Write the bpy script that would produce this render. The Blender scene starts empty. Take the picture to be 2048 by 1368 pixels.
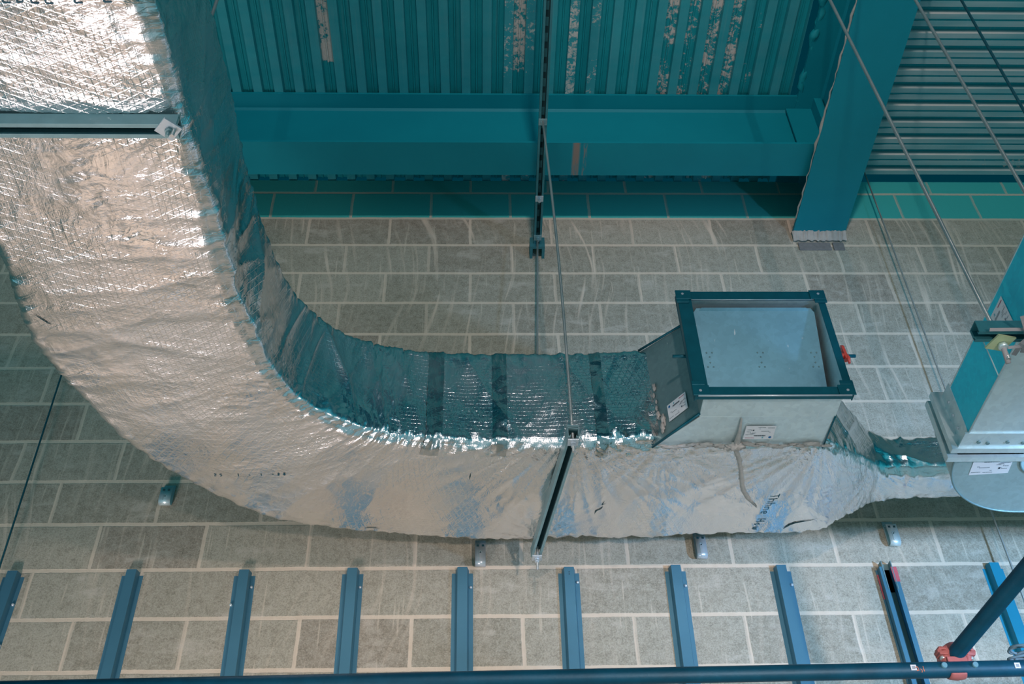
import bpy, bmesh, math, random
from mathutils import Vector, Matrix, noise
from mathutils.bvhtree import BVHTree
random.seed(7)
S = bpy.context.scene
COL = S.collection
PI = math.pi
V = Vector

# ------------------------------------------------------------------ camera
def cam_axes(yaw, pitch, roll):
    cy, sy, cp, sp, cr, sr = math.cos(yaw), math.sin(yaw), math.cos(pitch), math.sin(pitch), math.cos(roll), math.sin(roll)
    f = V((sy*cp, cy*cp, sp)); r0 = V((cy, -sy, 0)); u0 = r0.cross(f)
    return r0*cr+u0*sr, u0*cr-r0*sr, f
R_, U_, F_ = cam_axes(.0410483, .7547924, -.0296904)
cd = bpy.data.cameras.new('camera'); cam = bpy.data.objects.new('camera', cd); COL.objects.link(cam)
cd.sensor_width = 36; cd.lens = 2137.16/2048*36; cd.clip_start = .02
m = Matrix((R_, U_, -F_)).transposed().to_4x4(); cam.matrix_world = m
S.camera = cam
S.view_settings.view_transform = 'Standard'
S.view_settings.look = 'None'

D = 3.9167          # plane of the block wall

# ------------------------------------------------------------------ helpers
def srgb(r, g, b):
    f = lambda c: (c/255/12.92) if c/255 <= .04045 else ((c/255+.055)/1.055)**2.4
    return (f(r), f(g), f(b), 1)

class MB:
    def __init__(s): s.v = []; s.f = []; s.m = []; s.sm = []
    def add(s, vs, fs, mi=0, smooth=False):
        o = len(s.v); s.v += [V(p) for p in vs]
        for q in fs: s.f.append([o+i for i in q]); s.m.append(mi); s.sm.append(smooth)
    def box(s, a, b, mi=0):
        x0, y0, z0 = a; x1, y1, z1 = b
        s.add([(x0,y0,z0),(x1,y0,z0),(x1,y1,z0),(x0,y1,z0),(x0,y0,z1),(x1,y0,z1),(x1,y1,z1),(x0,y1,z1)],
              [(0,3,2,1),(4,5,6,7),(0,1,5,4),(1,2,6,5),(2,3,7,6),(3,0,4,7)], mi)
    def obox(s, c, X, Y, Z, mi=0):                     # centre and half-extent vectors
        c, X, Y, Z = V(c), V(X), V(Y), V(Z)
        vs = [c+X*i+Y*j+Z*k for k in (-1,1) for i, j in ((-1,-1),(1,-1),(1,1),(-1,1))]
        fs = [(0,3,2,1),(4,5,6,7),(0,1,5,4),(1,2,6,5),(2,3,7,6),(3,0,4,7)]
        if X.cross(Y).dot(Z) < 0: fs = [tuple(reversed(q)) for q in fs]
        s.add(vs, fs, mi)
    def tube(s, pts, r, n=12, mi=0, cap=True, up=None, phase=0):
        pts = [V(p) for p in pts]; rs = r if isinstance(r, (list, tuple)) else [r]*len(pts)
        rings = []
        ref = V(up) if up else None
        for i, p in enumerate(pts):
            t = (pts[min(i+1, len(pts)-1)]-pts[max(i-1, 0)]).normalized()
            if ref is None: ref = V((0,0,1)) if abs(t.z) < .9 else V((0,1,0))
            a = (ref-t*ref.dot(t)).normalized(); b = t.cross(a); ref = a
            rings.append([p+(a*math.cos(phase+2*PI*k/n)+b*math.sin(phase+2*PI*k/n))*rs[i] for k in range(n)])
        vs = [p for q in rings for p in q]; fs = []
        for i in range(len(pts)-1):
            for k in range(n):
                k2 = (k+1) % n; fs.append((i*n+k, i*n+k2, (i+1)*n+k2, (i+1)*n+k))
        s.add(vs, fs, mi, True)
        if cap:
            s.add(rings[0], [tuple(reversed(range(n)))], mi); s.add(rings[-1], [tuple(range(n))], mi)
    def prism(s, prof, a, b, X, Y, mi=0, closed=True, smooth=False):   # profile (2D) swept from a to b
        a, b, X, Y = V(a), V(b), V(X), V(Y); n = len(prof)
        vs = [a+X*p[0]+Y*p[1] for p in prof]+[b+X*p[0]+Y*p[1] for p in prof]
        rng = range(n if closed else n-1)
        s.add(vs, [(i, (i+1) % n, n+(i+1) % n, n+i) for i in rng], mi, smooth)
        if closed: s.add(vs[:n], [tuple(reversed(range(n)))], mi); s.add(vs[n:], [tuple(range(n))], mi)
    def build(s, name, mats, parent=None, bevel=0, solid=0, fix=True):
        me = bpy.data.meshes.new(name)
        off = parent.matrix_world.translation if parent else V((0,0,0))
        if parent: off = root_loc(parent)
        me.from_pydata([p-off for p in s.v], [], s.f); me.update()
        if not isinstance(mats, (list, tuple)): mats = [mats]
        for q in mats: me.materials.append(q)
        for i, p in enumerate(me.polygons): p.material_index = s.m[i]; p.use_smooth = s.sm[i]
        if fix:
            bm = bmesh.new(); bm.from_mesh(me); bmesh.ops.remove_doubles(bm, verts=bm.verts, dist=1e-6)
            bmesh.ops.recalc_face_normals(bm, faces=bm.faces); bm.to_mesh(me); bm.free()
        o = bpy.data.objects.new(name, me); COL.objects.link(o)
        if parent: o.parent = parent
        if solid:
            q = o.modifiers.new('s', 'SOLIDIFY'); q.thickness = solid; q.offset = 0
        if bevel:
            q = o.modifiers.new('b', 'BEVEL'); q.width = bevel; q.segments = 2; q.limit_method = 'ANGLE'
        return o

def root_loc(o):
    l = V((0,0,0))
    while o: l += o.location; o = o.parent
    return l
def thing(name, label, cat, loc, group=None):
    o = bpy.data.objects.new(name, None); COL.objects.link(o); o.location = loc; o.empty_display_size = .1
    o['label'] = label; o['category'] = cat
    if group: o['group'] = group
    return o
def tag(o, label, cat, group=None):
    o['label'] = label; o['category'] = cat
    if group: o['group'] = group
    return o
def structure(o, label=None):
    o['kind'] = 'structure'
    if label: o['label'] = label
    return o

# ------------------------------------------------------------------ node helpers
class NT:
    def __init__(s, name):
        s.mat = bpy.data.materials.new(name); s.mat.use_nodes = True; s.t = s.mat.node_tree
        s.b = s.t.nodes['Principled BSDF']; s.out = s.t.nodes['Material Output']
    def n(s, typ, **kw):
        q = s.t.nodes.new('ShaderNode'+typ)
        for k, v in kw.items():
            if k in q.inputs.keys() if isinstance(k, str) else False: s.set(q.inputs[k], v)
            elif hasattr(q, k): setattr(q, k, v)
        return q
    def set(s, inp, v):
        if hasattr(v, 'is_output'): s.t.links.new(v, inp)
        else: inp.default_value = v
    def math(s, op, a, b=None, c=None, clamp=False):
        q = s.t.nodes.new('ShaderNodeMath'); q.operation = op; q.use_clamp = clamp
        for i, v in enumerate((a, b, c)):
            if v is not None: s.set(q.inputs[i], v)
        return q.outputs[0]
    def mix(s, f, a, b, mode='MIX'):
        q = s.t.nodes.new('ShaderNodeMix'); q.data_type = 'RGBA'; q.blend_type = mode
        s.set(q.inputs[0], f); s.set(q.inputs[6], a); s.set(q.inputs[7], b); return q.outputs[2]
    def ramp(s, f, stops):
        q = s.t.nodes.new('ShaderNodeValToRGB'); s.set(q.inputs[0], f); e = q.color_ramp.elements
        while len(e) < len(stops): e.new(.5)
        for el, (p, c) in zip(e, stops):
            el.position = p; el.color = c if isinstance(c, (tuple, list)) else (c, c, c, 1)
        return q.outputs[0]
    def mapping(s, vec, sc=(1,1,1), loc=(0,0,0), rot=(0,0,0)):
        q = s.t.nodes.new('ShaderNodeMapping'); s.set(q.inputs[0], vec)
        q.inputs['Scale'].default_value = sc; q.inputs['Location'].default_value = loc; q.inputs['Rotation'].default_value = rot
        return q.outputs[0]
    def noise(s, vec, scale=5, detail=3, rough=.5, dist=0, typ=None):
        q = s.t.nodes.new('ShaderNodeTexNoise'); s.set(q.inputs['Vector'], vec)
        if typ: q.noise_type = typ
        q.inputs['Scale'].default_value = scale; q.inputs['Detail'].default_value = detail
        q.inputs['Roughness'].default_value = rough; q.inputs['Distortion'].default_value = dist
        return q.outputs[0]
    def coord(s, which='Object'):
        return s.t.nodes.new('ShaderNodeTexCoord').outputs[which]
    def geo(s): return s.t.nodes.new('ShaderNodeNewGeometry').outputs['Position']
    def xyz(s, vec):
        q = s.t.nodes.new('ShaderNodeSeparateXYZ'); s.set(q.inputs[0], vec); return q.outputs
    def comb(s, x=0, y=0, z=0):
        q = s.t.nodes.new('ShaderNodeCombineXYZ')
        for i, v in enumerate((x, y, z)): s.set(q.inputs[i], v)
        return q.outputs[0]
    def bump(s, h, strength=.5, dist=.01, normal=None):
        q = s.t.nodes.new('ShaderNodeBump'); q.inputs['Strength'].default_value = strength
        q.inputs['Distance'].default_value = dist; s.set(q.inputs['Height'], h)
        if normal is not None: s.set(q.inputs['Normal'], normal)
        return q.outputs[0]
    def p(s, **kw):
        for k, v in kw.items():
            s.set(s.b.inputs[{'color':'Base Color','rough':'Roughness','metal':'Metallic','normal':'Normal','spec':'Specular IOR Level','emit':'Emission Color','es':'Emission Strength','aniso':'Anisotropic'}[k]], v)
        return s.mat

def simple(name, c, rough=.5, metal=0, var=.15, scale=12, bump=0):
    N = NT(name); g = N.geo()
    n = N.noise(g, scale, 4, .6)
    dark = tuple(x*(1-var) for x in c[:3])+(1,); lite = tuple(min(1, x*(1+var)) for x in c[:3])+(1,)
    col = N.mix(n, dark, lite)
    N.p(color=col, rough=rough, metal=metal)
    if bump: N.p(normal=N.bump(N.noise(g, scale*8, 3, .6), bump, .002))
    return N.mat

# ------------------------------------------------------------------ materials
M = {}
def wall_material():
    N = NT('concrete block wall'); g = N.geo(); X, Y, Z = N.xyz(g)
    bx = N.math('SUBTRACT', X, .17277-.45*40); bz = N.math('SUBTRACT', Z, 4.86988-.22581*41)
    wob = N.noise(N.mapping(g, (6, 6, 6)), 1, 2, .5)
    wx = N.math('MULTIPLY_ADD', N.math('SUBTRACT', wob, .5), .012, bx)
    wz = N.math('MULTIPLY_ADD', N.math('SUBTRACT', N.noise(N.mapping(g, (5, 5, 5), (3, 1, 2)), 1, 2), .5), .007, bz)
    row = N.math('FLOOR', N.math('DIVIDE', wz, .22581))
    par = N.math('MODULO', row, 2)                      # row between A and B is index 40 -> even, joints on the grid
    fx = N.math('DIVIDE', N.math('MULTIPLY_ADD', par, .225, wx), .45)
    colm = N.math('FLOOR', fx)
    dx = N.math('MULTIPLY', N.math('ABSOLUTE', N.math('SUBTRACT', N.math('FRACT', N.math('ADD', fx, .5)), .5)), .45)
    dz = N.math('MULTIPLY', N.math('ABSOLUTE', N.math('SUBTRACT', N.math('FRACT', N.math('ADD', N.math('DIVIDE', wz, .22581), .5)), .5)), .22581)
    fine = N.noise(g, 60, 3, .7)
    thick = N.math('MULTIPLY_ADD', N.noise(g, 4, 2), .007, .0035)
    jz = N.math('SMOOTHSTEP' if False else 'LESS_THAN', dz, thick)
    def soft(d, w):                                     # 1 in the joint, 0 outside
        q = N.t.nodes.new('ShaderNodeMapRange'); q.interpolation_type = 'SMOOTHSTEP'
        N.set(q.inputs[0], N.math('ADD', d, N.math('MULTIPLY', N.math('SUBTRACT', fine, .5), .006))); q.inputs[1].default_value = w+.0015; q.inputs[2].default_value = w-.0015
        q.inputs[3].default_value = 0; q.inputs[4].default_value = 1
        return q.outputs[0]
    mz = soft(dz, .0088); mx = soft(dx, .0080)
    mx = N.math('MULTIPLY', mx, N.ramp(N.noise(N.comb(colm, row, 0), 3.7, 0), [(.3, .55), (.6, 1)]))
    mort = N.math('MAXIMUM', mz, mx)
    wn = N.t.nodes.new('ShaderNodeTexWhiteNoise'); wn.noise_dimensions = '2D'; N.set(wn.inputs['Vector'], N.comb(colm, row, 0))
    rnd = wn.outputs[0]
    spk = N.noise(g, 210, 3, .75); spk2 = N.noise(g, 24, 4, .65)
    c = N.mix(rnd, srgb(152, 144, 127), srgb(176, 167, 149))
    c = N.mix(N.ramp(rnd, [(.0, .55), (.18, 0)]), c, srgb(158, 141, 126))
    c = N.mix(N.math('MULTIPLY', N.ramp(spk, [(.36, 1), (.5, 0)]), .5), c, srgb(92, 90, 84))
    c = N.mix(N.math('MULTIPLY', N.ramp(spk, [(.52, 0), (.66, 1)]), .45), c, srgb(204, 196, 182))
    c = N.mix(N.math('MULTIPLY', N.ramp(spk2, [(.42, .0), (.72, 1)]), .38), c, srgb(196, 187, 172))
    c = N.mix(N.math('MULTIPLY', N.ramp(spk2, [(.25, 1), (.45, 0)]), .3), c, srgb(112, 106, 94))
    mcol = N.mix(spk2, srgb(205, 184, 162), srgb(226, 208, 188))
    c = N.mix(mort, c, mcol)
    # drips and runs of mortar down the face: columns of stretched noise, stronger high up
    fan = N.math('MULTIPLY_ADD', N.math('SUBTRACT', N.noise(N.mapping(g, (.9, 1, .8)), 1, 1), .5), .55, X)
    st = N.noise(N.comb(N.math('MULTIPLY', fan, 34), 0, N.math('MULTIPLY', Z, 1.6)), 1, 2.5, .55)
    st2 = N.noise(N.comb(N.math('MULTIPLY', X, 9), 3, N.math('MULTIPLY', Z, .55)), 1, 2, .5)
    hi = N.ramp(N.math('DIVIDE', Z, 5.2), [(.42, .24), (.60, .8), (.9, .85), (.93, 0)])
    drip = N.math('MULTIPLY', N.ramp(st, [(.54, 0), (.68, 1)]), N.ramp(st2, [(.36, 0), (.62, 1)]))
    c = N.mix(N.math('MULTIPLY', drip, hi), c, srgb(226, 205, 184))
    ln = N.math('MULTIPLY', N.ramp(N.noise(N.comb(N.math('MULTIPLY', X, 55), 7, N.math('MULTIPLY', Z, 3)), 1, 1, .5), [(.66, 0), (.72, 1)]), .4)
    c = N.mix(ln, c, srgb(222, 205, 184))
    # splashes of slurry low down
    sp = N.noise(N.mapping(g, (1.4, 1, 3)), 4, 4, .6)
    c = N.mix(N.math('MULTIPLY', N.ramp(sp, [(.58, 0), (.7, 1)]), .4), c, srgb(212, 200, 186))
    # the cut course at the top carries the beam's shadow, painted in as green
    top = N.ramp(N.math('DIVIDE', Z, 5.2), [(.892, 0), (.894, 1)])
    c = N.mix(N.math('MULTIPLY', top, N.math('SUBTRACT', 1.0, N.math('MULTIPLY', mort, .8))), c, srgb(66, 180, 174))
    h = N.math('ADD', N.math('MULTIPLY', spk, .35), N.math('MULTIPLY', mort, -.35))
    h = N.math('ADD', h, N.math('MULTIPLY', N.math('MULTIPLY', drip, hi), .5))
    return N.p(color=c, rough=.93, spec=.2, normal=N.bump(h, .55, .005))
M['wall'] = wall_material()

def foil_material(name, tint=(.80, .785, .775), scrim=1, rough=.27):
    N = NT(name); q = N.t.nodes.new('ShaderNodeUVMap'); uv = q.outputs[0]
    u, v, _ = N.xyz(uv)
    # reinforcing scrim: three sets of threads
    warp = N.noise(uv, 3, 1)
    lines = None
    for k, (a, pitch) in enumerate(((0, .017), (PI/3+.1, .023), (-PI/3-.1, .023))):
        cu, cv = math.sin(a)/pitch, math.cos(a)/pitch
        s = N.math('ADD', N.math('MULTIPLY', u, cu), N.math('MULTIPLY', v, cv))
        d = N.math('ABSOLUTE', N.math('SUBTRACT', N.math('FRACT', s), .5))
        l = N.ramp(d, [(0, 1), (.055, .6), (.11, 0)])
        lines = l if lines is None else N.math('MAXIMUM', lines, l)
    vis = N.ramp(N.noise(uv, 2.3, 2, .6), [(.36, 0), (.52, 1)])
    lines = N.math('MULTIPLY', lines, vis)
    r1 = N.noise(N.mapping(uv, (5.5, 1.5, 1), (2, 1, 0), (0, 0, .25)), 1.6, 5, .55, 1.3, 'RIDGED_MULTIFRACTAL')
    r2 = N.noise(N.mapping(uv, (1, 1, 1), (5, 3, 0), (0, 0, .6)), 9, 5, .6, 1.2)
    r3 = N.noise(N.mapping(uv, (2.2, .8, 1), (1, 7, 0), (0, 0, -.35)), 26, 3, .6, .8)
    vo = N.t.nodes.new('ShaderNodeTexVoronoi'); vo.feature = 'F1'; N.set(vo.inputs['Vector'], N.mapping(uv, (1, .8, 1))); vo.inputs['Scale'].default_value = 17
    pull = N.ramp(N.noise(uv, 1.7, 2, .5), [(.35, .25), (.65, 1)])
    # long pulled folds, crumpled patches and fine creasing
    r4 = N.noise(N.mapping(uv, (2.6, 7, 1), (4, 2, 0), (0, 0, .5)), 1.3, 4, .6, 2.2, 'RIDGED_MULTIFRACTAL')
    crum = N.ramp(N.noise(uv, 2.6, 3, .6), [(.50, 0), (.62, 1)])
    vd = N.t.nodes.new('ShaderNodeTexVoronoi'); vd.feature = 'F1'; vd.distance = 'MANHATTAN'; N.set(vd.inputs['Vector'], N.mapping(uv, (1, .7, 1), (0, 0, 0), (0, 0, .4))); vd.inputs['Scale'].default_value = 38
    h = N.math('ADD', N.math('MULTIPLY', r1, .055), N.math('MULTIPLY', r2, .30))
    h = N.math('ADD', h, N.math('MULTIPLY', r4, .045))
    h = N.math('ADD', h, N.math('MULTIPLY', N.math('MULTIPLY', r3, pull), .14))
    h = N.math('ADD', h, N.math('MULTIPLY', N.math('MULTIPLY', vo.outputs['Distance'], crum), .20))
    h = N.math('ADD', h, N.math('MULTIPLY', N.math('MULTIPLY', vd.outputs['Distance'], crum), .10))
    nb = N.bump(h, 1.0, .014)
    if scrim: nb = N.bump(N.math('MULTIPLY', lines, scrim), 1.0, .0004, nb)
    col = N.mix(N.math('MULTIPLY', lines, .35*scrim), tint+(1,), (min(1, tint[0]*1.1), min(1, tint[1]*1.06), tint[2], 1))
    rr = N.math('MULTIPLY_ADD', N.ramp(N.noise(uv, 3.5, 3), [(.35, 0), (.65, 1)]), .15, rough-.075)
    return N.p(color=col, metal=1, rough=rr, normal=nb)
M['foil'] = foil_material('aluminium foil facing', (.95, .915, .915), 1, .25)
M['tape'] = foil_material('smooth foil tape', (.62, .64, .64), 0, .2)

def deck_material():
    N = NT('corrugated galvanised deck'); g = N.geo()
    at = N.t.nodes.new('ShaderNodeAttribute'); at.attribute_name = 'dirt'; d = at.outputs['Fac']
    n1 = N.noise(g, 38, 5, .75, .3); n2 = N.noise(g, 6, 3, .6)
    base = N.mix(n2, (.004, .25, .29, 1), (.012, .36, .40, 1))
    base = N.mix(N.math('MULTIPLY', N.ramp(N.noise(N.mapping(g, (60, 1.5, 60)), 1, 3, .6), [(.55, 0), (.75, 1)]), .25), base, (.16, .34, .36, 1))
    mask = N.ramp(N.math('ADD', N.math('ADD', n1, N.math('MULTIPLY', N.math('SUBTRACT', n2, .5), .7)), N.math('MULTIPLY_ADD', d, .62, -.62)), [(.42, 0), (.49, 1)])
    mask = N.math('MULTIPLY', mask, N.ramp(d, [(0, 0), (.15, 1)]))
    dirt = N.mix(N.noise(g, 90, 4, .7), srgb(180, 168, 160), srgb(232, 222, 214))
    ae = N.t.nodes.new('ShaderNodeAttribute'); ae.attribute_name = 'edge'
    base = N.mix(N.math('MULTIPLY', ae.outputs['Fac'], N.ramp(N.noise(N.mapping(g, (1, 6, 1)), 2, 2), [(.3, .5), (.6, 1)])), base, (.78, .71, .66, 1))  # highlight along the rib edges, painted into the base colour
    return N.p(color=N.mix(mask, base, dirt), rough=N.math('MULTIPLY_ADD', mask, .4, .5), spec=.3,
               normal=N.bump(N.math('ADD', n1, mask), .4, .004))
M['deck'] = deck_material()

def beam_material():
    N = NT('teal primed structural steel'); g = N.geo()
    n = N.noise(g, 3, 5, .6)
    c = N.mix(n, (.000, .215, .27, 1), (.003, .275, .33, 1))
    fl = N.ramp(N.noise(g, 70, 3, .8), [(.68, 0), (.76, 1)])
    c = N.mix(N.math('MULTIPLY', fl, .25), c, (.2, .36, .36, 1))
    X, Y, Z = N.xyz(g)
    # smear of plaster on the underside of the wall beam
    a = N.math('MULTIPLY', N.ramp(N.math('ABSOLUTE', N.math('SUBTRACT', X, .505)), [(.012, 1), (.022, 0)]), N.ramp(N.noise(N.mapping(g, (30, 3, 1)), 2, 4, .7), [(.38, 0), (.5, 1)]))
    a2 = N.math('MULTIPLY', N.ramp(N.math('ABSOLUTE', N.math('SUBTRACT', X, .552)), [(.006, 1), (.012, 0)]), N.ramp(N.noise(N.mapping(g, (40, 4, 1)), 3, 4, .7), [(.45, 0), (.55, .7)]))
    a = N.math('MULTIPLY', N.math('MAXIMUM', a, a2), N.math('LESS_THAN', Z, 4.5505))
    a = N.math('MULTIPLY', a, N.math('LESS_THAN', X, 1.0))
    c = N.mix(a, c, srgb(150, 128, 118))
    return N.p(color=c, rough=.55, spec=.3, normal=N.bump(N.noise(g, 120, 3, .6), .12, .002))
M['beam'] = beam_material()

def galv(name, c, rough=.38, metal=.85, streak=(3, 3, 3)):
    N = NT(name); g = N.geo()
    vo = N.t.nodes.new('ShaderNodeTexVoronoi'); N.set(vo.inputs['Vector'], g); vo.inputs['Scale'].default_value = 60
    n = N.noise(N.mapping(g, streak), 1.5, 4, .6)
    sp = N.xyz(vo.outputs['Color'])[0]
    f = N.math('MULTIPLY_ADD', sp, .22, N.math('MULTIPLY', n, .8))
    a = tuple(x*.72 for x in c[:3])+(1,); b = tuple(min(1, x*1.2) for x in c[:3])+(1,)
    scr = N.ramp(N.noise(N.mapping(g, (40, 2, 9), (0, 0, 0), (.3, .2, .4)), 2, 2, .5), [(.74, 0), (.77, 1)])
    col = N.mix(N.math('MULTIPLY', scr, .5), N.mix(f, a, b), (.9, .9, .9, 1))
    return N.p(color=col, rough=N.math('MULTIPLY_ADD', n, .2, rough-.1), metal=metal, normal=N.bump(N.noise(g, 3, 2), .25, .01))
M['galv'] = galv('galvanised sheet', (.74, .86, .88, 1), .4, .5)
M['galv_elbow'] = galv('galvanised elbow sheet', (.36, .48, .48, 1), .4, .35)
M['galv_dark'] = galv('galvanised sheet dark', (.24, .36, .37, 1), .5, .5)  # darker tone of the galvanised sheet
M['galv_blue'] = galv('galvanised sheet pale', (.20, .42, .52, 1), .45, .35)
M['galv_haze'] = galv('galvanised sheet painted haze', (.02, .72, .98, 1), .42, .2)  # blue haze and glow painted into the sheet colour
M['flange'] = simple('teal duct flange steel', (.004, .115, .155, 1), .42, .35, .3, 20)
M['strut'] = simple('zinc strut channel', (.26, .40, .42, 1), .38, .3, .2, 30)
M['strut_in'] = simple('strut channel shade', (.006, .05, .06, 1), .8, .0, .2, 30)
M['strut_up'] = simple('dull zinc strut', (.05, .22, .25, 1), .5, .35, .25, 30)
M['bright'] = simple('bright zinc plate', (.62, .66, .70, 1), .32, .45, .12, 40)
M['chan'] = simple('blue grey furring steel', (.075, .215, .30, 1), .5, .3, .12, 5)
M['chan_hazy'] = simple('hazy blue furring steel', (.012, .24, .36, 1), .5, .2, .12, 5)  # blue haze over the last channel, put into its colour
M['tube'] = simple('dark scaffold tube steel', (.0, .070, .125, 1), .5, .2, .5, 14, .3)
M['red'] = simple('red oxide coupler steel', (.55, .16, .15, 1), .5, .1, .2, 30, .2)
M['redp'] = simple('red marker paint', (.55, .10, .12, 1), .6, 0, .3, 60)
M['orange'] = simple('orange wax crayon', (.75, .20, .10, 1), .7, 0, .2, 60)
M['wool'] = simple('mineral wool', (.50, .46, .43, 1), 1, 0, .25, 60, .8)
M['foam'] = simple('grey fire mastic', (.30, .28, .25, 1), 1, 0, .4, 60, .8)
M['mortar'] = simple('pale mortar', (.50, .43, .38, 1), 1, 0, .25, 40, .8)
M['white'] = simple('white paper sticker', (.80, .78, .80, 1), .6, 0, .05, 20)
M['ink'] = simple('dark print', (.03, .07, .10, 1), .6, 0, .1, 20)
M['inkfaint'] = simple('faint grey print', (.35, .38, .42, 1), .6, 0, .1, 20)
M['inkblue'] = simple('blue print', (.01, .16, .42, 1), .6, 0, .1, 20)
M['inkcyan'] = simple('pale cyan print', (.15, .48, .55, 1), .6, 0, .1, 20)
M['inkred'] = simple('red print', (.5, .10, .16, 1), .6, 0, .1, 20)
M['foilink'] = simple('teal ink on foil', (.004, .09, .13, 1), .5, 0, .1, 20)
M['yellow'] = simple('pale yellow washer plate', (.62, .66, .38, 1), .5, .2, .1, 20)
M['strap'] = simple('pinkish grey strap', (.42, .36, .36, 1), .7, 0, .15, 30)
M['rope'] = simple('grey blue rope', (.16, .25, .30, 1), .9, 0, .35, 80, .6)
def rod_material():
    N = NT('threaded zinc rod'); g = N.geo(); z = N.xyz(g)[2]
    w = N.math('SINE', N.math('MULTIPLY', z, 2*PI/.0035))
    n = N.noise(N.mapping(g, (6, 6, 5)), 2, 2)
    return N.p(color=N.mix(n, (.42, .43, .42, 1), (.78, .72, .68, 1)), metal=.75, rough=.35, normal=N.bump(w, .35, .001))
M['rod'] = rod_material()
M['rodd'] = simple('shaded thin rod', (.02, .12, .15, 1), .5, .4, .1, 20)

# ------------------------------------------------------------------ structure: wall and decks
w = MB(); w.add([(-8, D, -5), (9, D, -5), (9, D, 4.985), (-8, D, 4.985)], [(0, 1, 2, 3)])
w.add([(-8, D+.1, -5), (9, D+.1, -5), (9, D+.1, 4.985), (-8, D+.1, 4.985)], [(3, 2, 1, 0)])
structure(w.build('wall_back', M['wall'], fix=False), 'bare concrete block wall with pale mortar joints')

P = .113
def deck_profile(c):          # one period centred on a recess at coordinate 0; returns (offset, height)
    return [(-P/2, 0), (-.033, 0), (-.029, .034), (-.006, .034), (-.003, .026), (.003, .026), (.006, .034), (.029, .034), (.033, 0)]
rec = {-7: 1.0, -6: .42, -5: .3, 2: 1.0, 3: .35, 9: .86, 10: .8, 11: .92, 12: .9, 13: .62, 14: .3}
rdg = {2: .75, 4: .92, 5: .72, 0: .2, 1: .78, 3: .5, 9: .42, 10: .4, 11: .5, 12: .45, -4: .2}
def deck_profile2(k):         # wide low flange with a central groove, narrow recess; edges get a painted highlight
    return [(-.0564, .007), (-.0505, .007), (-.0495, 0), (-.0225, 0), (-.0205, 0), (-.0195, .004), (-.015, .032), (.015, .032), (.0195, .004), (.0205, 0), (.0225, 0), (.0495, 0), (.0505, .007)]
def deck(name, k0, k1, origin, along0, along1, step, axis, dirt_fn, zbase, label):
    me = bpy.data.meshes.new(name); vs = []; fs = []; dirt = []
    prof = []
    pf, PP = (deck_profile, P) if axis == 'y' else (deck_profile2, .1128)
    for k in range(k0, k1+1):
        for j, (a, h) in enumerate(pf(k)): prof.append((origin+k*PP+a, h, k, j))
    n = int((along1-along0)/step)+1
    for i in range(n):
        t = along0+(along1-along0)*i/(n-1)
        for a, h, k, j in prof:
            vs.append((a, t, zbase+h) if axis == 'y' else (t, a, zbase+h)); dirt.append(dirt_fn(k, j, t))
    q = len(prof)
    for i in range(n-1):
        for j in range(q-1):
            f = (i*q+j, i*q+j+1, (i+1)*q+j+1, (i+1)*q+j); fs.append(f if axis == 'y' else f[::-1])
    me.from_pydata(vs, [], fs); me.update(); me.materials.append(M['deck'])
    at = me.attributes.new('dirt', 'FLOAT', 'POINT')
    for i, d in enumerate(dirt): at.data[i].value = d
    ae = me.attributes.new('edge', 'FLOAT', 'POINT')
    for i in range(n):
        for jj, (a, h, k, j) in enumerate(prof):
            ae.data[i*len(prof)+jj].value = (1.0 if j in (4, 5, 8, 9) else .42 if j in (2, 3, 10, 11) else 0) if axis == 'x' else (.05 if j in (0, 1, 8) else 0)
    o = bpy.data.objects.new(name, me); COL.objects.link(o)
    sol = o.modifiers.new('s', 'SOLIDIFY'); sol.thickness = .002; sol.offset = 1
    return structure(o, label)
def dfn(k, j, t):
    d = rec.get(k, .12) if 1 < j < 8 else rdg.get(k-1, .12) if j < 2 else rdg.get(k, .12)
    if k == -7 and t > 3.2: d = .1
    if k == 2 and t > 3.22 and 1 < j < 8: d = .1
    if k == 4 and t > 2.9 and j < 2: d *= 1
    return d
deck('ceiling', -30, 15, -.017, .3, 3.93, .06, 'y', dfn, 5.0, 'corrugated steel deck with ribs meeting the block wall')
def dfn2(k, j, t):
    return .2+.75*max(0, min(1, (k-31)/5))*max(0, min(1, (t-2.3)/.8)) + (.35 if k in (21, 22) else .1)
deck('ceiling.001', 0, 34, -.0135, 2.0, 6.5, .06, 'x', dfn2, 5.0, 'corrugated steel deck with ribs parallel to the block wall')

# ------------------------------------------------------------------ steel beams
def ibeam(b, cx_lo, cx_hi, z0, z1, a, e, axis, tf=.014, tw=.010):
    c = (cx_lo+cx_hi)/2
    prof = [(cx_lo, z0), (cx_hi, z0), (cx_hi, z0+tf), (c+tw/2+.012, z0+tf+.002), (c+tw/2, z0+tf+.014), (c+tw/2, z1-tf-.014), (c+tw/2+.012, z1-tf-.002), (cx_hi, z1-tf), (cx_hi, z1), (cx_lo, z1),
            (cx_lo, z1-tf), (c-tw/2-.012, z1-tf-.002), (c-tw/2, z1-tf-.014), (c-tw/2, z0+tf+.014), (c-tw/2-.012, z0+tf+.002), (cx_lo, z0+tf)]
    if axis == 'x': b.prism(prof, (a, 0, 0), (e, 0, 0), (0, 1, 0), (0, 0, 1))
    else: b.prism(prof, (0, a, 0), (0, e, 0), (1, 0, 0), (0, 0, 1))
b = MB(); ibeam(b, 3.325, 3.535, 4.55, 4.999, -3.4, 1.885, 'x')
t1 = thing('steel_beam', 'teal steel I-beam running along the top of the block wall under the ribbed deck', 'beam', (-.8, 3.43, 4.55))
b.build('beam_section', M['beam'], t1)
t2 = thing('steel_beam', 'wide teal steel I-beam whose end is bedded into the block wall', 'beam', (1.89, 2.2, 4.505))
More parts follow.
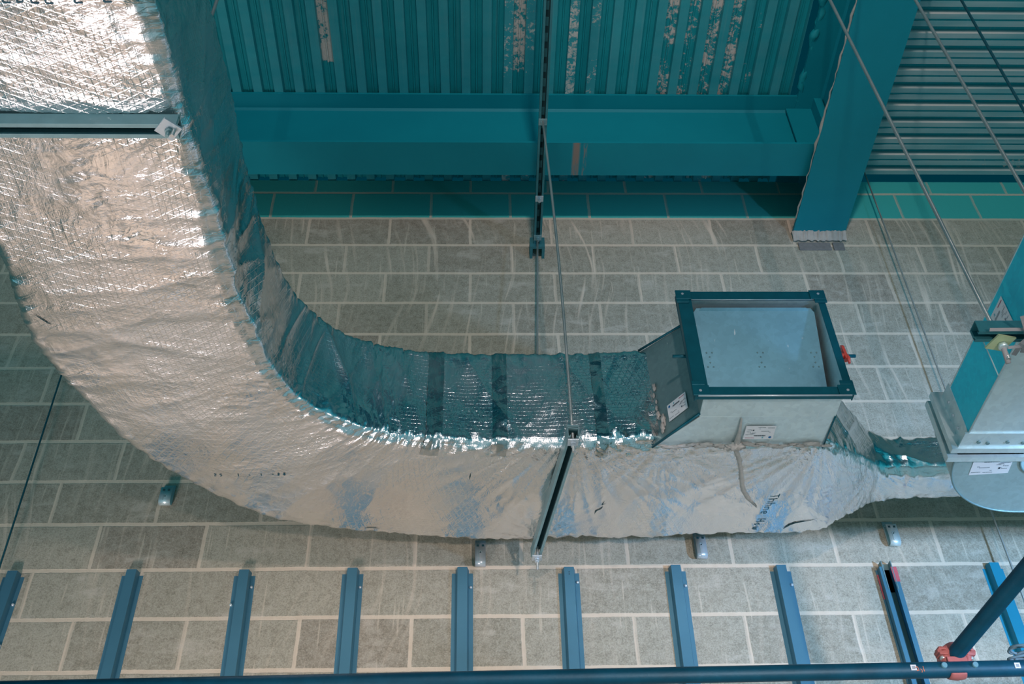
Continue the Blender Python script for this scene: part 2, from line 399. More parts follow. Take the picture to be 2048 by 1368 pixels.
b = MB(); ibeam(b, 1.75, 2.043, 4.505, 4.998, .4, 3.96, 'y', .02, .014); b.build('beam_section', M['beam'], t2)
# end plate / gusset where the small beam meets the wide one
b = MB(); b.box((1.84, 3.33, 4.53), (1.882, 3.53, 4.98)); b.box((1.70, 3.40, 4.56), (1.885, 3.41, 4.98))
b.build('end_plate', M['beam'], t2)
# ragged fire stopping along its edges
def ragged(name, pts, r, mat, parent, jitter=.5, n=9, seed=0):
    rnd = random.Random(seed); mb = MB()
    rs = [r*(.35+jitter*1.5*max(0, noise.noise(V(p)*14+V((seed, 0, 0)))+.3)) for p in pts]
    rs[0] *= .3; rs[-1] *= .3
    pts = [V(p)+V((rnd.uniform(-1, 1), rnd.uniform(-1, 1), rnd.uniform(-1, 1)))*r*.35 for p in pts]
    mb.tube(pts, rs, n); return mb.build(name, mat, parent)
ragged('fire_mastic', [(1.748+.004*math.sin(i*2.1), .5+i*.035, 4.515) for i in range(96)], .008, M['mortar'], t2, .8, seed=3)
ragged('deck_sealant', [(1.762, .5+i*.03, 4.992) for i in range(97)], .024, M['deck'], t2, .7, seed=5)
def blob(mb, c, rad, seed, sq=(1, 1, 1), amp=.5, sub=3, fr=1.6, mi=0):
    bm = bmesh.new(); bmesh.ops.create_icosphere(bm, subdivisions=sub, radius=1)
    for v in bm.verts:
        d = 1+amp*noise.fractal(v.co*fr+V((seed*7.3, seed, 0)), .7, 2.2, 4)
        v.co = V(c)+V((v.co.x*sq[0], v.co.y*sq[1], v.co.z*sq[2]))*rad*d
    bm.verts.ensure_lookup_table()
    mb.add([v.co.copy() for v in bm.verts], [[v.index for v in f.verts] for f in bm.faces], mi, True); bm.free()
# mortar pad below the beam end and the little cut block under it
pad = MB(); prof = []
rnd = random.Random(4)
N_ = 26
vs = []
for i in range(N_+1):
    x = 1.742+.30*i/N_
    vs.append((x, 3.905+rnd.uniform(-.004, .004), 4.448+rnd.uniform(-.007, .007)))
for i in range(N_+1):
    x = 1.742+.30*i/N_
    vs.append((x, 3.885+rnd.uniform(-.006, .004), 4.506+rnd.uniform(-.006, .010)))
for i in range(N_+1):
    x = 1.742+.30*i/N_
    vs.append((x, 3.925, 4.52))
fs = []
for r in range(2):
    for i in range(N_): fs.append((r*(N_+1)+i, r*(N_+1)+i+1, (r+1)*(N_+1)+i+1, (r+1)*(N_+1)+i))
pad.add(vs, fs, 0, False)
o = pad.build('mortar_pad', M['mortar'], solid=.006)
tag(o, 'pale rough mortar pad under the end of the wide teal beam', 'mortar')
mcb = simple('brown grey cut block', (.22, .20, .19, 1), .95, 0, .3, 60, .6)
for xa_, xb_, lb in ((1.765, 1.945, 'longer cut brown block packed beneath the mortar pad of the wide beam'), (1.958, 2.02, 'short cut brown block beside the longer one under the wide beam')):
    pb = MB(); pb.box((xa_, 3.908, 4.378), (xb_, 3.94, 4.436)); tag(pb.build('cut_block', mcb, bevel=.003), lb, 'block')

# ------------------------------------------------------------------ insulated foil duct
ST = [  # inner/front point (x,y), outer/back point (x,y), z bottom, z top
 ((-.835, .15), (-1.46, .15), 2.38, 2.88), ((-.815, .8), (-1.45, .8), 2.38, 2.88), ((-.80, 1.33), (-1.44, 1.33), 2.38, 2.88),
 ((-.778, 1.70), (-1.435, 1.72), 2.38, 2.88), ((-.770, 2.13), (-1.425, 2.20), 2.38, 2.87), ((-.745, 2.42), (-1.440, 2.50), 2.38, 2.85),
 ((-.690, 2.70), (-1.375, 2.76), 2.38, 2.84), ((-.59, 2.87), (-1.235, 3.11), 2.38, 2.83), ((-.46, 2.975), (-1.057, 3.34), 2.38, 2.83),
 ((-.36, 3.02), (-.82, 3.53), 2.38, 2.83), ((-.25, 3.045), (-.53, 3.632), 2.38, 2.83), ((-.11, 3.06), (-.24, 3.69), 2.38, 2.83),
 ((.07, 3.07), (0, 3.71), 2.38, 2.83), ((.33, 3.068), (.30, 3.70), 2.378, 2.83), ((.62, 3.06), (.62, 3.69), 2.38, 2.84),
 ((.95, 3.065), (.97, 3.68), 2.38, 2.83), ((1.235, 3.07), (1.30, 3.682), 2.38, 2.83), ((1.335, 3.14), (1.41, 3.682), 2.405, 2.82),
 ((1.60, 3.44), (1.62, 3.682), 2.53, 2.74), ((1.70, 3.475), (1.72, 3.682), 2.548, 2.73), ((2.0, 3.475), (2.0, 3.682), 2.55, 2.73), ((3.3, 3.475), (3.3, 3.682), 2.55, 2.73)]
def catmull(P0, P1, P2, P3, t):
    return tuple(.5*((2*b)+(-a+c)*t+(2*a-5*b+4*c-d)*t*t+(-a+3*b-3*c+d)*t**3) for a, b, c, d in zip(P0, P1, P2, P3))
flat = [(*s[0], *s[1], s[2], s[3]) for s in ST]
samples = []
STEP = .0095
for i in range(len(flat)-1):
    a, b_, c, d_ = flat[max(i-1, 0)], flat[i], flat[i+1], flat[min(i+2, len(flat)-1)]
    L = max(math.dist(b_[0:2], c[0:2]), math.dist(b_[2:4], c[2:4])) ; n = max(2, int(L/(STEP if i > 1 and i < 20 else STEP*3)))
    if i in (16, 17, 18):
        for k in range(n): t = k/n; samples.append(tuple(x+(y-x)*t for x, y in zip(b_, c)))
    else:
        for k in range(n): samples.append(catmull(a, b_, c, d_, k/n))
samples.append(flat[-1])
RC = .034
def section(W, H, r):
    """points (p, z, np, nz, dcorner) around a rounded rectangle, starting mid-top; p from 0 (inner) to W"""
    r = min(r, W*.3, H*.3); out = []
    def side(p0, z0, p1, z1, nx, nz, n):
        for k in range(n):
            t = (k+.5)/n; L = math.hypot(p1-p0, z1-z0)
            out.append((p0+(p1-p0)*t, z0+(z1-z0)*t, nx, nz, min(t, 1-t)*L))
    def corner(cx, cz, a0, n=7):
        for k in range(n):
            a = a0+(k/(n-1))*PI/2
            out.append((cx+r*math.cos(a), cz+r*math.sin(a), math.cos(a), math.sin(a), 0))
    side(W/2, H, r, H, 0, 1, 8); corner(r, H-r, PI/2)
    side(0, H-r, 0, r, -1, 0, 46); corner(r, r, PI)
    side(r, 0, W-r, 0, 0, -1, 62); corner(W-r, r, 1.5*PI)
    side(W, r, W, H-r, 1, 0, 40); corner(W-r, H-r, 0)
    side(W-r, H, W/2, H, 0, 1, 8)
    return out
def ridge(p): return (1-abs(noise.noise(p))*2)
FOCI = [(V((.33, 2.99)), .55, 7.0, .011), (V((1.245, 3.06)), .45, 6.5, .010), (V((.66, 3.06)), .30, 6, .007), (V((.24, 3.69)), .3, 6, .006), (V((-.79, 1.66)), .25, 6, .006), (V((1.56, 3.40)), .25, 5, .007)]
verts = []; uvs = []
ulen = 0; prev = None; nper = None
for si, s in enumerate(samples):
    I = V(s[0:2]); O = V(s[2:4]); zb, zt = s[4], s[5]; w2 = O-I; W = w2.length; wd = w2.normalized()
    mid = (I+O)/2
    if prev is not None: ulen += (mid-prev).length
    prev = mid
    sec = section(W, zt-zb, RC); nper = len(sec); vlen = 0; last = None
    for (p, z, nx, nz, dc) in sec:
        if last is not None: vlen += math.hypot(p-last[0], z-last[1])
        last = (p, z)
        q = I+wd*p; pos = V((q.x, q.y, zb+z)); nrm = V((wd.x*nx, wd.y*nx, nz))
        P3 = V((ulen, vlen, 0))
        d = .010*noise.noise(V((ulen*2.6, vlen*2.6, 4)))
        amp = .5+.9*max(0, noise.noise(V((ulen*1.7, vlen*1.3, 9)))+.25)
        rr = ridge(V((ulen*7.5, vlen*1.7+.8*noise.noise(P3*3), 2)))
        d += .0055*amp*max(0, rr)**2
        rr = ridge(V((ulen*19+1.5*noise.noise(P3*5), vlen*5.5, 5)))
        d += .0014*amp*max(0, rr)**2
        e = math.exp(-dc/.028)                                     # crumpled edges
        d += e*.0065*(noise.noise(V((ulen*30, vlen*16, 1)))+.7*noise.noise(V((ulen*62, vlen*30, 8))))
        if nz < -.5:
            for fc, rad, fr, am in FOCI:
                dv = q-fc; rl = dv.length
                if rl < rad*2.2:
                    th = math.atan2(dv.y, dv.x)
                    d += am*math.exp(-(rl/rad)**2)*min(1, rl/.06)*(max(0, ridge(V((th*fr, rl*1.2, fc.x*9))))**3-.3)
            d += .010*math.sin(PI*min(1, max(0, p/W)))              # belly of the blanket
        elif nx < -.5:
            zz = min(1, max(0, z/(zt-zb))); env = math.sin(PI*zz)
            d += .008*env*(.6+noise.noise(V((ulen*4, 3, 3))))
            f1 = max(0, ridge(V((ulen*4.2+zz*1.1, zz*.5, 21))))**3; f2 = max(0, ridge(V((ulen*9-zz*1.6, zz*.9, 31))))**3
            d += (.026*f1+.012*f2)*(.35+.65*max(0, min(1, .5+1.6*noise.noise(V((ulen*1.1, zz*.8, 40))))))*(.4+.6*env)
            lo = math.exp(-max(0, z-.02)/.085)*max(0, min(1, .45+1.5*noise.noise(V((ulen*2.3, 7, 50)))))
            d += lo*(.016*max(0, ridge(V((ulen*11+z*5, z*9, 60))))**2+.006*ridge(V((ulen*24-z*8, z*22, 70))))
        verts.append(pos+nrm*d); uvs.append((ulen, vlen))
ns = len(samples)
faces = []
for i in range(ns-1):
    for k in range(nper):
        k2 = (k+1) % nper
        faces.append((i*nper+k, i*nper+k2, (i+1)*nper+k2, (i+1)*nper+k))
duct = thing('insulated_duct', 'large rectangular duct wrapped in crinkled silver foil insulation, curving round to follow the wall', 'duct', (-.2, 3.3, 2.38))
off = duct.location
me = bpy.data.meshes.new('foil_jacket')
me.from_pydata([v-off for v in verts], [], faces); me.update()
uvl = me.uv_layers.new(name='UVMap')
for p in me.polygons:
    p.use_smooth = True
    ks = [(l, me.loops[l].vertex_index) for l in p.loop_indices]
    wrap = max(v % nper for _, v in ks)-min(v % nper for _, v in ks) > 2
    for l, v in ks:
        u_, v_ = uvs[v]
        if wrap and v % nper == 0: v_ = uvs[v-v % nper+nper-1][1]+.01
        uvl.data[l].uv = (u_, v_)
me.materials.append(M['foil'])
jacket = bpy.data.objects.new('foil_jacket', me); COL.objects.link(jacket); jacket.parent = duct
bm = bmesh.new(); bm.from_mesh(me); bmesh.ops.recalc_face_normals(bm, faces=bm.faces); bm.to_mesh(me); bm.free()
bvh = BVHTree.FromPolygons(verts, faces)
# tape bands: a strip of the same surface lifted a little
def tape_band(xa, xb, seed):
    vs = []; fs = []; uv = []
    idx = [i for i, s in enumerate(samples) if xa <= s[0] <= xb and s[1] > 2.9]
    for i in idx:
        for k in range(8, 16+46+10):
            co = verts[i*nper+k]; s = samples[i]
            I = V(s[0:2]); O = V(s[2:4]); c = V(((I.x+O.x)/2, (I.y+O.y)/2, (s[4]+s[5])/2))
            wd = (O-I).normalized(); k2 = k
            out = -V((wd.x, wd.y, 0)) if 14 < k < 64 else (V((0, 0, 1)) if k <= 14 else V((0, 0, -1)))
            vs.append(co+out*(.003+.003*noise.noise(co*30+V((seed, 0, 0))))); uv.append(uvs[i*nper+k])
    n = 16+46+10-8
    for a in range(len(idx)-1):
        for k in range(n-1): fs.append((a*n+k, a*n+k+1, (a+1)*n+k+1, (a+1)*n+k))
    me = bpy.data.meshes.new('foil_tape'); me.from_pydata([v-off for v in vs], [], fs); me.update()
    l = me.uv_layers.new(name='UVMap')
    for p in me.polygons:
        p.use_smooth = True
        for li in p.loop_indices: l.data[li].uv = uv[me.loops[li].vertex_index]
    me.materials.append(M['tape']); o = bpy.data.objects.new('foil_tape', me); COL.objects.link(o); o.parent = duct
for a, b_, sd in ((.04, .105, 1), (.415, .475, 2), (-.20, -.14, 3)): tape_band(a, b_, sd)

def drop(x, y, z0=2.2):       # point on the underside of the foil
    h = bvh.ray_cast(V((x, y, z0)), V((0, 0, 1)))
    return h[0] if h[0] else V((x, y, 2.37))
# printed marks on the foil: pen strokes laid on the underside
GL = {'T': [[(0,1),(1,1)],[(.5,1),(.5,0)]], 'h': [[(0,1),(0,0)],[(0,.55),(.5,.62),(.8,.5),(.8,0)]], 'n': [[(0,.6),(0,0)],[(0,.5),(.5,.62),(.8,.45),(.8,0)]],
      'e': [[(0,.32),(.8,.36),(.7,.6),(.2,.6),(0,.3),(.2,0),(.7,.05)]], 'H': [[(0,1),(0,0)],[(.8,1),(.8,0)],[(0,.5),(.8,.5)]], 'o': [[(.4,.6),(.05,.3),(.4,0),(.75,.3),(.4,.6)]],
      'w': [[(0,.6),(.2,0),(.4,.5),(.6,0),(.8,.6)]], '2': [[(0,.8),(.4,1),(.8,.75),(0,0),(.8,0)]], '5': [[(.8,1),(.1,1),(.05,.6),(.6,.6),(.8,.3),(.4,0),(0,.1)]],
      '1': [[(.2,.8),(.45,1),(.45,0)]], '-': [[(.1,.5),(.7,.5)]], '8': [[(.4,.5),(.1,.75),(.4,1),(.7,.75),(.4,.5),(.05,.25),(.4,0),(.75,.25),(.4,.5)]],
      'D': [[(0,0),(0,1),(.6,.85),(.8,.5),(.6,.1),(0,0)]], 'U': [[(0,1),(0,.2),(.4,0),(.8,.2),(.8,1)]], 'C': [[(.8,.85),(.4,1),(0,.5),(.4,0),(.8,.15)]], 'L': [[(0,1),(0,0),(.8,0)]], 'E': [[(.8,1),(0,1),(0,0),(.8,0)],[(0,.5),(.6,.5)]]}
def foil_text(txt, org, along, upv, h, adv, wdt, mat='foilink'):
    mb = MB(); along, upv = V(along).normalized(), V(upv).normalized()
    for i, ch in enumerate(txt):
        for st in GL.get(ch, []):
            pts = []
            for a, b2 in zip(st, st[1:]):
                for k in range(5):
                    t = k/4; lx = i*adv+(a[0]+(b2[0]-a[0])*t)*h*.62; ly = (a[1]+(b2[1]-a[1])*t)*h
                    q = V((org[0], org[1], 0))+along*lx+upv*ly; g = drop(q.x, q.y); pts.append(g-V((0, 0, .0015)))
            for p, q in zip(pts, pts[1:]):
                if (q-p).length < 1e-5: continue
                s_ = (q-p).cross(V((0, 0, 1))).normalized()*wdt
                mb.add([p-s_, q-s_, q+s_, p+s_], [(0, 1, 2, 3)])
    return mb.build('printed_mark', M[mat], duct, fix=False)
foil_text('Thhne How', (1.115, 3.365), (-.10, 1, 0), (1, .06, 0), .036, .030, .0016)
foil_text('25  1 - 1 -88', (-.985, 3.245), (1, -.06, 0), (.12, -1, 0), .016, .0215, .0013)
foil_text('1DULDLE L E C', (-1.24, 1.327), (1, 0, 0), (.05, -1, 0), .036, .034, .0022)
# torn slits in the blanket
def slit(pts, wmax):
    mb = MB(); n = len(pts)
    for i in range(n-1):
        a, c = drop(*pts[i])-V((0, 0, .002)), drop(*pts[i+1])-V((0, 0, .002))
        s_ = (c-a).cross(V((0, 0, 1))).normalized()
        w0 = wmax*math.sin(PI*(i/(n-1)))**.7 if i else .0005; w1 = wmax*math.sin(PI*((i+1)/(n-1)))**.7 if i+1 < n-1 else .0005
        mb.add([a-s_*w0, c-s_*w1, c+s_*w1*.6, a+s_*w0*.6], [(0, 1, 2, 3)])
    return mb.build('torn_slit', M['strut_in'], duct, fix=False)
slit([(1.215, 3.62), (1.222, 3.605), (1.235, 3.585), (1.255, 3.572), (1.29, 3.565), (1.335, 3.565)], .006)
slit([(.475, 3.44), (.468, 3.46), (.452, 3.475), (.446, 3.50)], .004)
slit([(.478, 3.405), (.47, 3.43), (.485, 3.42)], .002)
slit([(-.035, 3.222), (-.037, 3.24), (-.04, 3.262)], .003)
slit([(-.46, 3.60), (-.445, 3.597), (-.42, 3.602), (-.40, 3.607)], .003)
slit([(-1.385, 2.385), (-1.372, 2.40), (-1.352, 2.425), (-1.34, 2.43)], .003)

# ------------------------------------------------------------------ stickers
def sticker(parent, o, X, Y, w, h, name='sticker', flip=False, faint=False):
    """o = corner, X/Y unit vectors, faces X x Y"""
    o, X, Y = V(o), V(X).normalized(), V(Y).normalized(); Nn = X.cross(Y).normalized(); mb = MB()
    def quad(x0, y0, x1, y1, mi, lift):
        a = o+Nn*lift
        if flip: x0, x1, y0, y1 = 1-x1, 1-x0, 1-y1, 1-y0
        mb.add([a+X*x0*w+Y*y0*h, a+X*x1*w+Y*y0*h, a+X*x1*w+Y*y1*h, a+X*x0*w+Y*y1*h], [(0, 1, 2, 3)], mi)
    quad(0, 0, 1, 1, 0, .0006)
    L = .0012; r = random.Random(int(w*9999))
    for k in range(9):                              # round logo
        a = k/9*PI; quad(.11-.045*math.sin(a), .84+.07*math.cos(a)-.012, .11+.055*math.sin(a), .84+.07*math.cos(a)+.012, 3, L)
    for k in range(6): a = k/6*PI; quad(.36-.03*math.sin(a), .86+.05*math.cos(a)-.01, .36+.03*math.sin(a), .86+.05*math.cos(a)+.01, 4, L)
    x = .64
    for k in range(9): q = r.uniform(.018, .03); quad(x, .865, x+q, .91, 5, L); x += q+(.02 if k == 3 else .008)
    x = .28
    while x < .66: q = r.choice((.006, .01, .014)); quad(x, .68, x+q, .765, 1, L); x += q+r.choice((.004, .007))
    for y, xs in ((.60, (.70, .95)), (.55, (.66, .80)), (.50, (.62, .74)), (.44, (.14, .2)), (.38, (.2, .46)), (.42, (.84, .93)), (.32, (.70, .78)), (.27, (.78, .92)), (.13, (.04, .26)), (.10, (.34, .58)), (.2, (.5, .54))):
        x = xs[0]
        while x < xs[1]: q = r.uniform(.008, .022); quad(x, y, x+q, y+.028, 1, L); x += q+.007
    quad(.70, .27, .745, .37, 1, L); quad(.80, .42, .82, .5, 2, L); quad(.86, .6, .95, .61, 2, L); quad(.86, .68, .95, .69, 2, L)
    return mb.build(name, [M['white'], M['inkfaint'] if faint else M['ink'], M['inkfaint'], M['inkblue'], M['inkcyan'], M['inkred']], parent, fix=False)

# ------------------------------------------------------------------ take-off with volume damper
dm = thing('volume_damper', 'open rectangular galvanised take-off with teal flange, closed damper blade and red handle', 'damper', (1.0, 2.9, 2.38))
x0, x1, z0, z1 = .770, 1.250, 2.365, 2.795
yf, ym, yb = 2.745, 2.895, 3.085
# casing: sheet box open at the front
c = MB()
c.add([(x0, yf, z1), (x1, yf, z1), (x1, ym, z1), (x0, ym, z1)], [(0, 1, 2, 3)])
c.add([(x0, yf, z0), (x1, yf, z0), (x1, ym, z0), (x0, ym, z0)], [(0, 1, 2, 3)])
c.add([(x0, yf, z0), (x0, ym, z0), (x0, ym, z1), (x0, yf, z1)], [(0, 1, 2, 3)])
c.add([(x1, yf, z0), (x1, ym, z0), (x1, ym, z1), (x1, yf, z1)], [(0, 1, 2, 3)])
c.build('damper_casing', M['galv'], dm, solid=.003)
c = MB()      # shoe: flares out to the left where it meets the duct
xl = .628; zt = 2.845
c.add([(x0, ym, z0), (x1, ym, z0), (x1, yb, z0+.012), (xl, yb, z0+.012)], [(0, 1, 2, 3)])
c.add([(x0, ym, z1), (x1, ym, z1), (x1, yb, zt), (xl, yb, zt)], [(0, 1, 2, 3)])
c.add([(x1, ym, z0), (x1, yb, z0+.012), (x1, yb, zt), (x1, ym, z1)], [(0, 1, 2, 3)])
c.build('shoe_casing', M['galv'], dm, solid=.003)
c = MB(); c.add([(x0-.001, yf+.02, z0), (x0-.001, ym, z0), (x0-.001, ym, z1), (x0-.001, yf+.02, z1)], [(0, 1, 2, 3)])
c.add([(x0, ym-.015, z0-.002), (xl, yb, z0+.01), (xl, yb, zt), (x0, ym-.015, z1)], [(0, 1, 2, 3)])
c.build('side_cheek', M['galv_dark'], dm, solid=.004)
c = MB()      # folded seams along the cheek
for pp, rr_ in (([(x0-.004, ym-.02, z0-.004), (xl-.004, yb-.01, z0+.004)], .005), ([(x0-.004, ym-.02, z1+.002), (xl-.004, yb-.01, zt+.002)], .005), ([(x0-.004, yf+.03, z1), (x0-.004, ym-.02, z1)], .004), ([(x1, ym, z0-.003), (x1, yb, z0+.004)], .003)):
    c = MB(); c.tube(pp, rr_, 6); c.build('folded_seam', M['flange'], dm)
# flange frame: angle section
fo = (.727, 1.272, 2.332, 2.836); fi = (.777, 1.246, 2.368, 2.791)
c = MB()
for a, b_ in (((fo[0], yf-.004, fi[3]), (fo[1], yf, fo[3])), ((fo[0], yf-.004, fo[2]), (fo[1], yf, fi[2])), ((fo[0], yf-.004, fi[2]), (fi[0], yf, fi[3])), ((fi[1], yf-.004, fi[2]), (fo[1], yf, fi[3]))): c.box(a, b_)
for a, b_ in (((fo[0], yf, fo[3]-.004), (fo[1], yf+.028, fo[3])), ((fo[0], yf, fo[2]), (fo[1], yf+.02, fo[2]+.004)), ((fo[0], yf, fo[2]), (fo[0]+.004, yf+.028, fo[3])), ((fo[1]-.004, yf, fo[2]), (fo[1], yf+.028, fo[3]))): c.box(a, b_)
fl = c.build('flange_frame', M['flange'], dm, bevel=.0015)
for cx, cz, sx, sz in ((fo[0], fo[3], 1, -1), (fo[1], fo[3], -1, -1), (fo[0], fo[2], 1, 1), (fo[1], fo[2], -1, 1)):
    c = MB(); e = .006
    c.box((min(cx-sx*e, cx+sx*.052), yf-.009, min(cz-sz*e*.5, cz+sz*.042)), (max(cx-sx*e, cx+sx*.052), yf-.0045, max(cz-sz*e*.5, cz+sz*.042)))
    c.box((min(cx-sx*e, cx+sx*.040), yf-.0095, min(cz+sz*.042, cz+sz*.062)), (max(cx-sx*e, cx+sx*.040), yf-.0045, max(cz+sz*.042, cz+sz*.062)))
    q = c.build('corner_plate', M['flange'], dm, bevel=.002)
    c = MB(); c.tube([(cx+sx*.02, yf-.010, cz+sz*.017), (cx+sx*.02, yf-.0085, cz+sz*.017)], .005, 10)
    c.build('bolt_hole', M['inkfaint'], q)
c = MB(); c.tube([(fo[0]+.01, yf-.006, fo[2]-.004), (fo[1]-.01, yf-.006, fo[2]-.004)], .0032, 8); c.build('flange_lip', M['bright'], dm)
c = MB(); c.tube([(fi[0], yf-.004, fi[3]+.001), (fi[1], yf-.004, fi[3]+.001)], .0016, 6); c.build('flange_lip', M['bright'], dm)
# blade leaning: top forward
c = MB(); bt = V((0, 2.765, 2.772)); bb = V((0, 2.885, 2.33)); bn = V((0, -(bt.z-bb.z), -(bb.y-bt.y))).normalized()
ta = (bb-bt).normalized()
xa, xb = .784, 1.232
def bp(x, s, n=0): return V((x, 0, 0))+bt+ta*s+bn*n
prof = [(xa+.012, .0), (xb-.012, .0), (xb, .018), (xb, .412), (xa, .412), (xa, .018)]
c.add([bp(x, s) for x, s in prof]+[bp(x, s, -.003) for x, s in prof], [(0, 1, 2, 3, 4, 5), (11, 10, 9, 8, 7, 6)]+[(i, (i+1) % 6, 6+(i+1) % 6, 6+i) for i in range(6)])
c.add([bp(xa+.02, .012), bp(xb-.02, .012), bp(xb-.03, .002, .008), bp(xa+.03, .002, .008)], [(0, 1, 2, 3)])
bl = c.build('damper_blade', M['galv_blue'], dm)
c = MB()
for cx in (.825, 1.01, 1.205):
    for dx, ds in ((-.010, .165), (.010, .165), (0, .182), (0, .205), (-.010, .222), (.010, .222)):
        p = bp(cx+dx, ds+.02); c.tube([p, p+bn*.002, p+bn*.003], [.0032, .0026, .0008], 8)
c.build('rivet', M['galv_dark'], bl)
for xa_, xb_, nm in ((.690, .772, 'shaft_pin'), (1.25, 1.352, 'shaft_pin')):
    c = MB(); c.tube([(xa_, 2.812, 2.575), (xb_, 2.812, 2.575)], .0065, 10); c.build(nm, M['flange'], dm)
c = MB()
c.tube([(1.256, 2.812, 2.575), (1.268, 2.812, 2.575)], [.024, .024], 6)
prof = [(-.012, -.012), (.012, -.012), (.015, .02), (.010, .055), (.001, .062), (-.006, .052), (-.010, .015)]
c.tube([(1.266, 2.812, 2.575), (1.312, 2.812, 2.575)], .011, 10)
c.prism(prof, (1.310, 2.812, 2.568), (1.320, 2.812, 2.568), (0, 1, 0), (0, 0, 1))
c.tube([(1.312, 2.812, 2.60), (1.321, 2.806, 2.56), (1.319, 2.805, 2.535)], [.006, .008, .005], 8)
c.build('handle', simple('red handle plastic', (.75, .08, .05, 1), .4, 0, .1, 20), dm)
cheekX = V((x0-xl, ym-.015-yb, 0)).normalized()
sticker(dm, V((.689, 0, 0))+V((0, 2.998, 2.42))+V((-.006, -.005, 0)), cheekX, (0, 0, 1), .098, .075)
sticker(dm, (1.052, 2.945, z0-.003), (-1, 0, 0), (0, 1, .0), .108, .076, flip=False)
# mineral wool escaping round the joint
def tuft(name, pts, r, seed, parent=None, sq=(1, 1, 1)):
    mb = MB()
    for i, (p, k) in enumerate(pts): blob(mb, p, r*k, seed+i, sq, .55, 3, 2.2)
    o = mb.build(name, M['wool'], parent); return o
rnd = random.Random(9)
edge = [((.66+.60*i/30, 3.062+rnd.uniform(-.01, .006), 2.366+rnd.uniform(-.005, .004)), rnd.uniform(.5, 1.1)) for i in range(31)]
w1 = tuft('insulation_wool', edge, .011, 40, None, (2.6, .8, .5)); tag(w1, 'cream mineral wool fibres along the seam where the take-off joins the foil duct', 'insulation')
w2 = tuft('insulation_wool', [((1.258, 3.04, 2.41), 1.5), ((1.262, 3.03, 2.45), 1.3), ((1.262, 3.04, 2.50), 1.1), ((1.262, 3.035, 2.55), .9), ((1.262, 3.03, 2.61), .9), ((1.262, 3.04, 2.69), .8)], .017, 70, None, (.55, 1, 1.2))
tag(w2, 'tufts of pale mineral wool behind the corner of the take-off beside the tapering duct', 'insulation')
w3 = tuft('insulation_wool', [((.655, 3.035, 2.62), .7), ((.650, 3.04, 2.585), .5), ((.655, 3.035, 2.55), .4), ((.652, 3.035, 2.52), .5), ((.655, 3.035, 2.485), .8), ((.668, 3.02, 2.45), 1.0), ((.66, 3.02, 2.415), .9)], .014, 90, None, (.6, 1, 1.7))
tag(w3, 'wisps of mineral wool on the grey cheek of the take-off next to its sticker', 'insulation')
mb = MB(); pts = []; rs = []
path = [(.918, 2.90), (.924, 2.97), (.926, 3.04), (.932, 3.09), (.955, 3.15), (.972, 3.21), (.985, 3.27), (1.0, 3.33), (1.03, 3.39), (1.075, 3.45)]
for i, (x, y) in enumerate(path):
    z = drop(x, y).z-.003 if y > 3.08 else 2.358
    pts.append((x, y, z)); rs.append((.003, .006, .012, .010, .0085, .008, .009, .009, .008, .002)[i])
mb.tube(pts, rs, 10)
blob(mb, (.924, 3.05, 2.352), .022, 5, (1.1, .8, .7), .6, 3, 2); blob(mb, (.905, 3.06, 2.356), .015, 6, (1.4, .8, .7), .6, 3, 2)
o = mb.build('wool_strand', M['wool']); tag(o, 'long cream strand of mineral wool hanging over the underside of the foil duct', 'insulation')

# ------------------------------------------------------------------ strut channel profile helper
def strut(b, a, e, X, Zv, size=.041, mi=0, mi_in=1, t=.003):
    """U channel with in-turned lips, opening along -Zv; a/e = centre of the back (top) plate"""
    h = size/2; s = size
    prof = [(-h, 0), (h, 0), (h, -s), (h-.010, -s), (h-.010, -s+.008), (h-.010-t, -s+.008), (h-.010-t, -s+.0), (h-.010, -s-.0001)]
    prof = [(-h, 0), (h, 0), (h, -s), (.010, -s), (.010, -s+.008), (.013, -s+.008), (.013, -s+t), (h-t, -s+t), (h-t, -t), (-h+t, -t), (-h+t, -s+t), (-.013, -s+t), (-.013, -s+.008), (-.010, -s+.008), (-.010, -s), (-h, -s)]
    b.prism(prof, a, e, X, Zv, mi)
def nut(b, p, ax, r=.011, t=.009, mi=0):
    p, ax = V(p), V(ax).normalized(); b.tube([p-ax*t/2, p+ax*t/2], r, 6, mi)

# lower trapeze under the long run
tz = thing('trapeze_hanger', 'galvanised strut trapeze crossing under the foil duct between two long threaded rods', 'duct hanger', (.28, 3.3, 2.35))
A = V((.3285, 2.955, 2.366)); B = V((.2235, 3.735, 2.362)); ax = (B-A).normalized(); Xs = ax.cross(V((0, 0, 1))).normalized()
b = MB(); strut(b, A, B, Xs, (0, 0, 1)); sc_ = b.build('strut_channel', M['strut'], tz, bevel=.0008)
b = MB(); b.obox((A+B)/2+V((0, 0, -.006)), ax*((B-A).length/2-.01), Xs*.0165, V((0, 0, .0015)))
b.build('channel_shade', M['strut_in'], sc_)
def rod(parent, p, q, r=.005, mat='rod', name='threaded_rod', n=10, bow=None):
    b = MB(); p, q = V(p), V(q); pts = [p+(q-p)*i/12+(V(bow)*math.sin(PI*i/12) if bow else V((0, 0, 0))) for i in range(13)]
    b.tube(pts, r, n); return b.build(name, M[mat], parent)
rod(tz, (.3055, 3.035, 4.345), (.327, 2.978, 2.275), .0058, bow=(.012, 0, 0))
rod(tz, (.309, 3.783, 4.345), (.226, 3.705, 2.245), .005, 'rod')
for p, z in (((.327, 2.978), 2.318), ((.2265, 3.705), 2.300)):
    b = MB(); b.obox((p[0], p[1], z), (.019, 0, 0), (0, .019, 0), (0, 0, .0022)); nut(b, (p[0], p[1], z-.007), (0, 0, 1), .0105); nut(b, (p[0], p[1], z-.017), (0, 0, 1), .0095, .007)
    b.build('washer_and_nut', M['bright'], tz, bevel=.0008)
